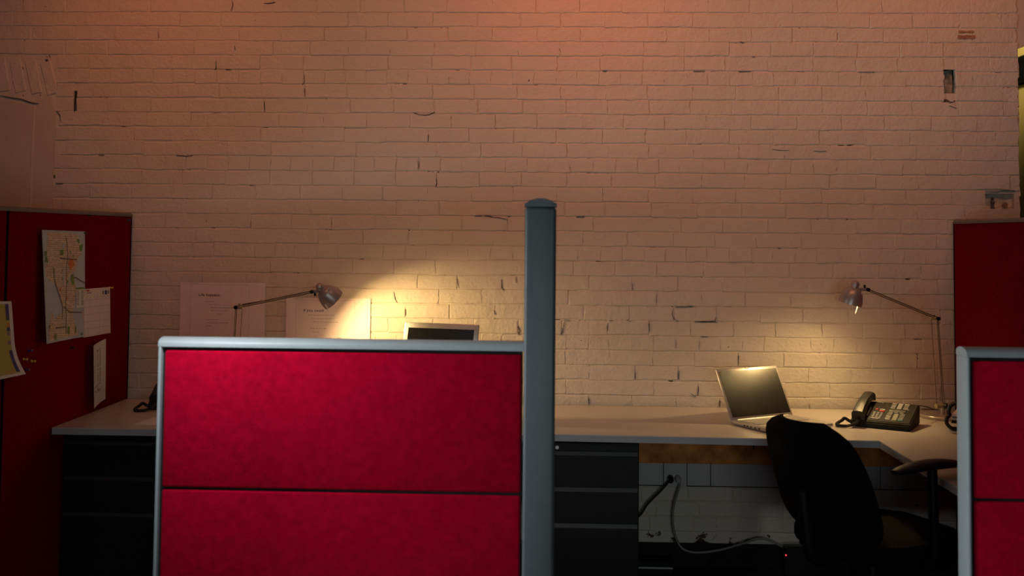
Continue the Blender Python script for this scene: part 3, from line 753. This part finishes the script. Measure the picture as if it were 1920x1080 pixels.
def rect(u0, v0, u1, v1): return [(u0, v0), (u1, v0), (u1, v1), (u0, v1)]
def line(pts, wd, asp=1.0):
    out = []
    for (a0, b0), (a1, b1) in zip(pts, pts[1:]):
        dx, dy = a1-a0, (b1-b0)*asp; L = math.hypot(dx, dy) or 1; nx, ny = -dy/L*wd/2, dx/L*wd/2/asp
        out.append([(a0+nx, b0+ny), (a1+nx, b1+ny), (a1-nx, b1-ny), (a0-nx, b0-ny)])
    return out
def grid_poly(P, n=1):
    """split tall polygons into strips so that they follow a curled sheet"""
    return [P]
# city map
def mo(u, v): return .003 + .030*(1-u)**2*(0.3+.7*v)
mp, at, th = sheet('city_map', [(72, 431), (157, 434), (157, 631), (71, 645)], mo, 'folded city street map with green parks pinned to the left tall partition', 'map', M_MAPW, 16, 16)
def mpx(x, y):                      # map pixel of the photograph to sheet coordinates
    return ((x-72)/85.0, (y-431)/(214-14*(x-72)/85.0))
def poly_px(P): return [mpx(x, y) for x, y in P]
land = [[(83, 436), (100, 434), (140, 437), (144, 445), (143, 455), (152, 457), (149, 470), (146, 478), (142, 485), (140, 495), (137, 505), (128, 512), (124, 522), (122, 535), (120, 548), (96, 535), (92, 528), (84, 527), (77, 518), (76, 506), (78, 495), (80, 480), (80, 465), (83, 450)],
        [(92, 528), (120, 535), (130, 520), (136, 520), (138, 540), (136, 560), (133, 575), (132, 592), (138, 615), (143, 628), (120, 632), (107, 633), (108, 600), (108, 580), (106, 562), (102, 548), (97, 538)],
        [(88, 582), (90, 595), (95, 600), (96, 594), (100, 592), (107, 586), (108, 600), (107, 633), (84, 639), (78, 638), (78, 610), (84, 595)],
        [(151, 584), (156, 580), (157, 605), (153, 598)]]
# triangulate in strips: cut the land polygons with a fine grid of cells
def inside(P, x, y):
    c_ = False; j = len(P)-1
    for i in range(len(P)):
        if ((P[i][1] > y) != (P[j][1] > y)) and (x < (P[j][0]-P[i][0])*(y-P[i][1])/(P[j][1]-P[i][1])+P[i][0]): c_ = not c_
        j = i
    return c_
cellsq = []
for iy in range(0, 106):
    for ix in range(0, 43):
        x, y = 72+ix*2+1, 431+iy*2+1
        if any(inside(P, x, y) for P in land): cellsq.append(poly_px([(x-1, y-1), (x+1, y-1), (x+1, y+1), (x-1, y+1)]))
prints('land_print', at, th, cellsq, M_MAPL, mp, .0008)
sq = []
rs = random.Random(3)
for k in range(26):                 # street grid, only over land
    x = 76+k*3.0+rs.uniform(-.6, .6)
    for y in range(434, 636, 4):
        if any(inside(P, x, y+2) for P in land) and rs.random() < .8: sq += line([mpx(x, y), mpx(x+rs.uniform(-.3, .3), y+4)], .004)
for k in range(52):
    y = 434+k*3.9+rs.uniform(-.6, .6)
    for x in range(73, 157, 4):
        if any(inside(P, x+2, y) for P in land) and rs.random() < .75: sq += line([mpx(x, y), mpx(x+4, y+rs.uniform(-.3, .3))], .004)
prints('street_print', at, th, sq, mat('street_ink', (.40, .29, .24), .8), mp, .0014)['kind'] = 'stuff'
main = []
for P in ([(117, 440), (120, 455), (121, 480), (118, 500), (118, 520), (118, 545), (116, 570), (117, 600), (116, 625)], [(105, 483), (117, 484), (140, 485)], [(128, 519), (138, 519), (148, 525), (157, 529)], [(112, 574), (118, 580), (124, 585), (150, 585)], [(108, 505), (114, 513), (108, 525)], [(92, 500), (93, 520), (96, 535), (104, 555), (110, 575), (108, 600)], [(93, 615), (116, 613)]): main += line([mpx(*p_) for p_ in P], .012)
prints('road_print', at, th, main, mat('road_ink', (.20, .13, .14), .8), mp, .0020)
parks = [[(139, 445), (145, 446), (145, 452), (143, 455), (141, 450)], [(145, 457), (152, 455), (151, 465), (149, 469), (145, 466)], [(105, 468), (112, 467), (112, 478), (105, 477)], [(74, 471), (79, 470), (79, 479), (74, 480)], [(74, 492), (77, 480), (79, 481), (81, 492), (79, 493), (77, 490)], [(128, 514), (133, 512), (134, 530), (130, 534), (128, 527)], [(138, 538), (155, 537), (155, 540), (138, 541)], [(128, 528), (134, 528), (132, 534)], [(120, 612), (124, 612), (124, 626), (120, 626)], [(90, 628), (95, 625), (95, 635), (90, 638)], [(136, 612), (138, 612), (138, 624), (135, 625)], [(148, 625), (151, 624), (151, 628), (148, 629)], [(79, 610), (81, 609), (81, 616), (79, 615)], [(123, 467), (126, 468), (129, 474), (128, 475), (125, 470)], [(131, 475), (133, 475), (133, 480), (131, 480)], [(91, 503), (93, 503), (93, 512), (91, 512)], [(119, 525), (122, 525), (121, 531), (119, 531)]]
for P in parks: prints('park_print', at, th, [poly_px(P)], M_MAPG, mp, .0022)
for P in ([(124, 485), (133, 485), (134, 495), (130, 500), (128, 505), (125, 504), (124, 499), (121, 494)], [(104, 539), (106, 537), (106, 546), (103, 545)], [(117, 555), (119, 556), (120, 562), (117, 561)]): prints('district_print', at, th, [poly_px(P)], M_MAPO, mp, .0022)
for P in ([(111, 455), (115, 453), (116, 458), (113, 466), (110, 464)], [(110, 505), (114, 508), (114, 530), (111, 532)]): prints('lake_print', at, th, [poly_px(P)], M_MAPW, mp, .0022)
prints('legend_print', at, th, [rect(*mpx(138, 542), *mpx(155, 575))], M_PAPER, mp, .0022)
prints('legend_lines', at, th, [rect(*mpx(139+9*c_, 544+k*2.6), *mpx(139+9*c_+rs.uniform(3, 6), 544.9+k*2.6)) for k in range(11) for c_ in (0, 1)], M_INKG, mp, .0026)['kind'] = 'stuff'
# calendar page
def co(u, v): return .0045 - .001*u
cal, at, th = sheet('calendar_page', [(156, 542), (204, 538), (205, 624), (154, 633)], co, 'white calendar page tucked beside the city map', 'calendar', M_PAPER2)
gl = []
for k in range(6): gl.append(rect(0, .23+k*.15, .985, .236+k*.15))
for k in range(8): gl.append(rect(.02+k*.137, .20, .0245+k*.137, .985))
prints('calendar_grid', at, th, gl, M_INKP, cal)
prints('weekday_marks', at, th, [rect(.07+k*.137, .175, .10+k*.137, .19) for k in range(7)], M_INKG, cal)
for k in (0, 2): prints('month_block', at, th, [rect(.68+k*.105, .07, .755+k*.105, .145)], M_INKG, cal)
prints('current_month_block', at, th, [rect(.78, .065, .865, .155)], M_BLUE, cal)
prints('month_title', at, th, [rect(.09, .08, .13, .10), rect(.14, .08, .19, .10), rect(.20, .08, .25, .10)], M_BLUE, cal)
# contact list
def lo_(u, v): return .002 + .030*(1-u)**1.6
lst, at, th = sheet('contact_list', [(161, 648), (197, 635), (196, 748), (162, 766)], lo_, 'white typed list curling off the left tall partition below the calendar', 'paper', M_PAPER)
ink = []
for k in range(20):
    v = .135+k*.0265
    if k == 10: ink += [rect(.08, v, .10, v+.008)]; continue
    for u0, u1 in ((.07, .10), (.19, .23), (.36, .46), (.56, .68)):
        if rs.random() < .93: ink.append(rect(u0, v, u1-rs.uniform(0, .03), v+.010))
ink += [rect(.30, .115, .46, .125), rect(.56, .112, .66, .122), rect(.1, .685, .2, .695), rect(.25, .67, .66, .678), rect(.25, .69, .36, .698), rect(.08, .75, .30, .758), rect(.36, .735, .48, .745), rect(.36, .755, .48, .765), rect(.22, .785, .34, .793), rect(.38, .772, .68, .782), rect(.38, .795, .55, .803)]
prints('typed_lines', at, th, ink, M_INK, lst)['kind'] = 'stuff'
# yellow poster at the left edge
def po(u, v): return .003 + .035*max(0, (v-.55)/.45)**2*u + .002
q = [hit(-120, 560, 0, XL), hit(18, 565, 0, XL)]
pos, at, th = sheet('poster', [(-160, 566), (18, 565), (28, 701), (-150, 742)], po, 'yellow poster with white border and blue bars at the left edge', 'poster', M_PAPER, 14, 14)
def strips(u0, v0, u1, v1, n=8): return [rect(u0, v0+(v1-v0)*k/n, u1, v0+(v1-v0)*(k+1)/n) for k in range(n)]
prints('yellow_field', at, th, [r for a_, b_ in ((.06, .5), (.5, .955)) for r in strips(a_, .035, b_, .965, 14)], M_OCHRE, pos, .0006)
for q in (strips(.915, .035, .955, .20), strips(.915, .35, .955, .40, 2), strips(.915, .66, .955, .95)): prints('blue_bar', at, th, q, M_BLUE, pos, .0012)
prints('green_bar', at, th, [rect(.915, .20, .955, .255)], mat('green_print', (.05, .09, .06), .7), pos, .0012)
prints('orange_bar', at, th, [rect(.915, .29, .955, .345)], mat('orange_print', (.55, .25, .03), .7), pos, .0012)
prints('grey_bar', at, th, [rect(.915, .405, .955, .46), rect(.915, .53, .955, .58)], mat('grey_print', (.25, .22, .25), .7), pos, .0012)
# push pins
def pin(x, y, m, label):
    c_ = hit(x, y, 0, XL); mt = Matrix.Translation(c_-Vector((.003, 0, 0))) @ Matrix.Rotation(math.pi/2, 4, 'Y')
    t = solo('push_pin', lathe(bmesh.new(), [(0, 0), (.0052, .003), (.0055, .0045), (.003, .007), (.0026, .014), (.0045, .0165), (.0048, .0185), (0, .020)], 12, mt), m, label, 'push pin', 'push pins on the left tall partition', True, org=c_)
pin(166, 404.5, M_PINK, 'dark push pin near the top edge of the left tall partition')
pin(239, 412.5, M_PINB, 'blue push pin in the top right corner of the left tall partition')
pin(53, 657.5, M_PINB, 'blue push pin above the two yellow pins, left of the map corner')
pin(44, 673.5, M_PINY, 'yellow push pin nearest to the yellow poster')
pin(59, 677, M_PINY, 'yellow push pin just right of the other yellow one, under the map')
pin(48, 693.5, M_PINB, 'blue push pin below the two yellow pins')
pin(133, 652.5, M_PINK, 'dark push pin under the bottom edge of the map')
pin(205.5, 539.5, M_PINY, 'yellow push pin holding the top right corner of the calendar page')
pin(155, 437, M_PINK, 'dark push pin holding the top right corner of the map')
pin(160, 545, M_PINR, 'red push pin at the top left corner of the calendar page')

# ------------------------------------------------------------------ printed sheets on the brick wall
def wall_sheet(px_tl, px_tr, height, label, title, tx, ty, size, lines, extra=None):
    a_, b_ = hit(*px_tl, 1, WY-.006), hit(*px_tr, 1, WY-.006); wd = b_.x-a_.x; z1 = (a_.z+b_.z)/2
    Y = WY-.0075
    t = solo('printed_sheet', B(a_.x, b_.x, Y, Y+.001, z1-height, z1), M_PAPER2, label, 'poster', 'printed sheets on the brick wall')
    def rr(L, name, m, lift=.0006):
        bm = bmesh.new()
        for u0, v0, u1, v1 in L:
            bm.faces.new([bm.verts.new((a_.x+u*wd, Y-lift, z1-v*height)) for u, v in ((u0, v0), (u1, v0), (u1, v1), (u0, v1))])
        return obj(name, bm, m, t, world=True)
    rr([(.12, .035, .815, .039), (.12, .039, .1225, .96), (.8125, .039, .815, .96), (.12, .96, .815, .964)], 'border_line', M_INKP)
    bm = text_bm(title, size)
    bmesh.ops.transform(bm, matrix=Matrix.Translation((a_.x+tx*wd, Y-.0008, z1-ty*height)) @ Matrix.Rotation(math.pi/2, 4, 'X'), verts=bm.verts)
    obj('title_lettering', bm, M_INK, t, world=True)
    rw_ = random.Random(11); L = []
    for u0, u1, v in lines:
        u = u0
        while u < u1:
            l = rw_.uniform(.012, .035); L.append((u, v, min(u+l, u1), v+.0085)); u += l+.008
    rr(L, 'small_print', M_INKG)['kind'] = 'stuff'
    rr([(.10+k*.022, .012, .117+k*.022, .019) for k in range(5)], 'header_print', M_INKG)['kind'] = 'stuff'
    if extra: extra(rr)
    return t
wall_sheet((339, 530), (498, 530), .275, 'sheet lettered Life happens on the brick wall behind the lamp post', 'Life happens.', .215, .235, .0172,
           [(.305, .395, .325), (.335, .47, .378), (.36, .63, .431), (.36, .56, .482), (.45, .49, .535), (.305, .455, .640), (.335, .57, .692), (.305, .38, .743)])
def birds(rr):
    L = [(.15, .715, .18, .735), (.21, .700, .24, .712), (.25, .705, .30, .716), (.33, .695, .37, .710), (.345, .685, .37, .697), (.39, .71, .45, .725), (.44, .70, .52, .712), (.47, .68, .55, .70), (.57, .69, .67, .700), (.61, .675, .66, .69)]
    rr(L, 'cloud_drawing', M_INKP)['kind'] = 'stuff'
    rr([(.15, .87, .19, .92), (.17, .90, .30, .935), (.45, .91, .50, .935)], 'hill_drawing', M_INKP)['kind'] = 'stuff'
wall_sheet((537, 559), (695, 559), .275, 'sheet lettered If you could on the brick wall, brightly lit by the lamp', 'If you could', .205, .235, .0172,
           [(.265, .575, .290), (.295, .57, .350), (.325, .63, .408), (.29, .48, .520), (.32, .395, .578), (.315, .37, .755)], birds)

# ------------------------------------------------------------------ office chair
ch = thing('office_chair', 'black upholstered swivel chair with armrests in front of the open laptop', 'chair', (1.16, 3.85, 0), math.radians(25))
# local: +x is forward
def pad(bm, prof, t0, t1, curve=lambda u, v: 0, n=28):
    pass
bm = bmesh.new()               # backrest: rounded shell, gently dished and reclined
NU, NV = 14, 18
def bk(u, v, side):
    """u -1..1 across, v 0..1 up"""
    z_ = .50+.405*v
    wd = .262*(1-max(0, (v-.40)/.60)**2.6*.30)*(1-.42*max(0, (v-.84)/.16)**2.4)*(1-.22*max(0, (.25-v)/.25)**2)
    x_ = -.225-.10*v-.035*v*v + .055*abs(u)**2.2
    th_ = .030*(1-abs(u)**4)*(1-(2*v-1)**8)+.007
    return Vector((x_+side*th_, u*wd, z_))
for sd in (-1, 1):
    g = [[bm.verts.new(bk(-1+2*i/NU, j/NV, sd)) for i in range(NU+1)] for j in range(NV+1)]
    for j in range(NV):
        for i in range(NU): bm.faces.new((g[j][i], g[j][i+1], g[j+1][i+1], g[j+1][i]))
    if sd == -1: g0 = g
rim = lambda G: [G[0][i] for i in range(NU+1)]+[G[j][NU] for j in range(1, NV+1)]+[G[NV][i] for i in range(NU-1, -1, -1)]+[G[j][0] for j in range(NV-1, 0, -1)]
a_, b_ = rim(g0), rim(g)
for k in range(len(a_)): bm.faces.new((a_[k], a_[(k+1) % len(a_)], b_[(k+1) % len(a_)], b_[k]))
obj('backrest', bm, M_CHAIR, ch, True)
bm = bmesh.new(); P = []
for k in range(40):
    an = 2*math.pi*k/40; c_, s_ = math.cos(an), math.sin(an)
    P.append((.245*math.copysign(abs(c_)**.55, c_)+.02, .245*math.copysign(abs(s_)**.55, s_)))
prism(bm, P, .435, .505, 'XY', bev=.022); obj('seat', bm, M_CHAIR, ch, True)
obj('back_support', T(spline([(-.10, 0, .42), (-.25, 0, .42), (-.285, 0, .50), (-.305, 0, .66)], 5), [.022]*16, 10), M_CHPL, ch, True)
for s in (-1, 1):
    bm = bmesh.new(); N = 14; secs = []
    for i in range(N+1):
        t_ = i/N; x_ = -.16+.30*t_-(.055 if s > 0 else 0); wv = .040*(math.sin(math.pi*min(1, max(0, .06+.88*t_)))**.45); zc = .778-.012*(2*t_-1)**2+.006*t_
        secs.append([bm.verts.new((x_, s*.285+wv*math.cos(a2), zc+.0165*math.sin(a2)*(wv/.04))) for a2 in [2*math.pi*k/12 for k in range(12)]])
    for A, D2 in zip(secs, secs[1:]):
        for k in range(12): bm.faces.new((A[k], A[(k+1) % 12], D2[(k+1) % 12], D2[k]))
    bm.faces.new(secs[0][::-1]); bm.faces.new(secs[-1]); obj('armrest', bm, M_CHPL, ch, True)
    obj('armrest_post', T(spline([(0, s*.285, .768), (0, s*.290, .60), (0, s*.285, .46), (0, s*.20, .415), (0, s*.05, .415)], 5), [.017]*21, 10), M_CHPL, ch, True)
obj('gas_lift', T([(0, 0, .07), (0, 0, .25), (0, 0, .251), (0, 0, .43)], [.028, .028, .018, .018], 14), M_STEEL, ch, True)
obj('mechanism', B(-.12, .10, -.08, .08, .395, .436, bev=.01), M_CHPL, ch, True)
for k in range(5):
    an = 2*math.pi*k/5+.3; d_ = Vector((math.cos(an), math.sin(an), 0))
    lg = obj('base_leg', T([d_*.02+Vector((0, 0, .10)), d_*.16+Vector((0, 0, .092)), d_*.30+Vector((0, 0, .072))], [.026, .020, .014], 8), M_CHPL, ch, True)
    n_ = Vector((-d_.y, d_.x, 0)); c_ = d_*.30+Vector((0, 0, .028))
    for s in (-1, 1): obj('caster', T([c_+n_*s*.008, c_+n_*s*.026], .028, 14), M_CHPL, lg, True)

# ------------------------------------------------------------------ under-desk cables, outlet plugs
def cable(name, pts, r, m, label, cat='cable', plug=None):
    P = spline(pts, 7); t = thing(name, label, cat, (P[-1].x, P[-1].y, 0))
    obj('cord', T(P, r, 7), m, t, True, world=True)
    if plug:
        p_ = Vector(pts[0]); obj('plug', T([p_+Vector((0, .012, 0)), p_+Vector((0, -.004, -.001)), p_+Vector((0, -.022, -.006)), p_+Vector((-.002, -.030, -.012))], [.0155, .0155, .013, .007], 12), plug, t, True, world=True)
    return t
yo = WY-.034
pB, pG = hit(1257, 897, 1, yo), hit(1271, 897, 1, yo)
cable('power_cable', [pB, hit(1252, 905, 1, yo-.03), hit(1238, 921, 1, yo-.03), hit(1215, 944, 1, yo-.03), hit(1203, 962, 1, yo-.03), hit(1185, 985, 1, yo-.02), (.33, 4.95, .05), (.25, 4.95, .012)], .0055, M_RUBBER, 'black power cable plugged into the wall outlet, running behind the drawers', plug=M_BLACK)
cable('power_cable', [pG, hit(1274, 910, 1, yo-.025), hit(1268, 930, 1, yo-.025), hit(1262, 955, 1, yo-.02), hit(1262, 985, 1, yo-.02), hit(1268, 1010, 1, yo-.02), hit(1282, 1030, 1, yo-.03), hit(1310, 1036, 1, yo-.04), hit(1350, 1031, 1, yo-.03), hit(1390, 1020, 1, yo-.02), hit(1430, 1010, 1, yo-.01), (1.12, 4.955, .10), (1.30, 4.955, .05)], .0055, M_GREYCORD, 'grey power cable plugged into the wall outlet, trailing along the dark baseboard', plug=M_WHITE)
cable('network_cable', [hit(1300, 1022, 1, 4.97), hit(1312, 1017, 1, 4.97), hit(1330, 1020, 1, 4.965), hit(1345, 1032, 1, 4.95), (.72, 4.86, .006), (.62, 4.78, .005), (.50, 4.80, .005)], .0035, M_RUBBER, 'thin black cable looping on the carpet below the outlet')
ps = thing('power_supply', 'black power supply box with a small red light behind the chair', 'power supply', (1.22, 4.90, 0))
obj('housing', B(1.08, 1.37, 4.875, 4.925, 0, .135, bev=.006), M_BLACK, ps, world=True)
pl = hit(1473, 1014, 1, 4.874); pl.z = min(max(pl.z, .02), .1)
obj('switch', B(pl.x-.012, pl.x+.012, 4.868, 4.880, pl.z-.016, pl.z+.010, bev=.002), M_BLACK, ps, world=True)
obj('indicator', lathe(bmesh.new(), [(0, 0), (.003, 0), (.003, .003), (0, .004)], 10, Matrix.Translation((pl.x, 4.869, pl.z)) @ Matrix.Rotation(math.pi/2, 4, 'X')), M_LED, ps, world=True)
bx = thing('adapter_box', 'dark grey cable box on the carpet beside the drawers', 'box', (.50, 4.90, 0))
obj('box_body', B(.40, .575, 4.86, 4.93, 0, .062, bev=.004), M_BASE, bx, world=True)
obj('box_edge', B(.40, .572, 4.856, 4.861, .030, .038, bev=.001), M_FRAME, bx, world=True)

# ------------------------------------------------------------------ small things on the worktops
a_ = hit(250, 796, 2, FRAMEZ)
solo('paper_sheet', prism(bmesh.new(), [(a_.x, a_.y), (a_.x+.216, a_.y-.012), (a_.x+.23, a_.y+.15), (a_.x+.02, a_.y+.165)], FRAMEZ, FRAMEZ+.0012, 'XY'), M_PAPER, 'sheet of paper lying on the worktop in front of the dark phone', 'paper')
# letter tray with papers, half hidden by the low partition on the right
yt = 4.42
tr = thing('letter_tray', 'black looped letter tray with papers beside the lamp base', 'letter tray', (hit(1795, 805, 1, yt).x, yt, FRAMEZ))
def ty(x, y, dy=0): return hit(x, y, 1, yt+dy)
for k, dy in enumerate((0, .05)):
    obj('upper_loop', T(spline([ty(1812, 760, dy), ty(1800, 757, dy), ty(1787, 758, dy), ty(1780, 765, dy), ty(1779, 774, dy), ty(1781, 779, dy)], 6), .0085, 8), M_BLACK, tr, True, world=True)
    lo2 = [ty(1781, 777, dy), ty(1775, 785, dy), ty(1775, 793, dy), ty(1780, 800, dy), ty(1787, 804, dy), ty(1800, 805, dy), ty(1812, 805, dy)]
    for v in lo2: v.z = max(v.z, FRAMEZ+.008)
    obj('lower_loop', T(spline(lo2, 6), .008, 8), M_BLACK, tr, True, world=True)
xa = ty(1783, 790).x; zt_ = ty(1790, 788).z
def skew(k=0, e=0):
    return [(xa+.004-.003*(k % 2)-e, yt+.004-.004*k-e), (xa+.11, yt-.022-.004*k-e), (xa+.21, yt+.17), (xa+.118-.003*(k % 2)-e, yt+.20)]
obj('shelf', prism(bmesh.new(), skew(0, .004), zt_-.012, zt_-.009, 'XY'), M_BLACK, tr, world=True)
for k, (m, dz) in enumerate(((M_BLACK, .010), (M_PAPER, .008), (mat('grey_folder', (.18, .19, .22), .7), .008), (M_PAPER2, .012))):
    z0 = zt_-.009+sum((.010, .008, .008, .012)[:k])
    o = solo('paper_stack', prism(bmesh.new(), skew(k), z0, z0+dz*.94, 'XY'), m, ['black folder at the bottom of the letter tray', 'white papers between two folders in the letter tray', 'grey folder in the letter tray', 'pale papers on top of the letter tray'][k], 'papers', 'papers in the letter tray')
# small objects in the lower wall niche
nx0 = hit(1861, 388, 1, JY+.012)
bm = bmesh.new(); zc = 1.677
lathe(bm, [(0, 0), (.009, 0), (.010, .004), (.006, .010), (.007, .020), (.010, .030), (.006, .036), (.004, .040), (.008, .045), (.008, .052), (0, .056)], 10, Matrix.Translation((nx0.x, JY+.010, zc)))
solo('figurine', bm, mat('dark_pewter', (.10, .09, .09), .5), 'tiny dark figurine standing in the lower wall niche', 'figurine')
bm = bmesh.new(); r0 = hit(1882, 386, 1, JY+.02)
pts = [Vector((r0.x+.0012*k*.35*math.cos(k*.55), JY+.006, zc+.018+.0012*k*.35*math.sin(k*.55))) for k in range(34)]
for v in pts: v.z = max(v.z, zc+.004)
tube(bm, pts, .0035, 6); solo('rosette', bm, mat('dull_pink', (.30, .18, .13), .7), 'small coiled rosette lying in the lower wall niche', 'ornament')
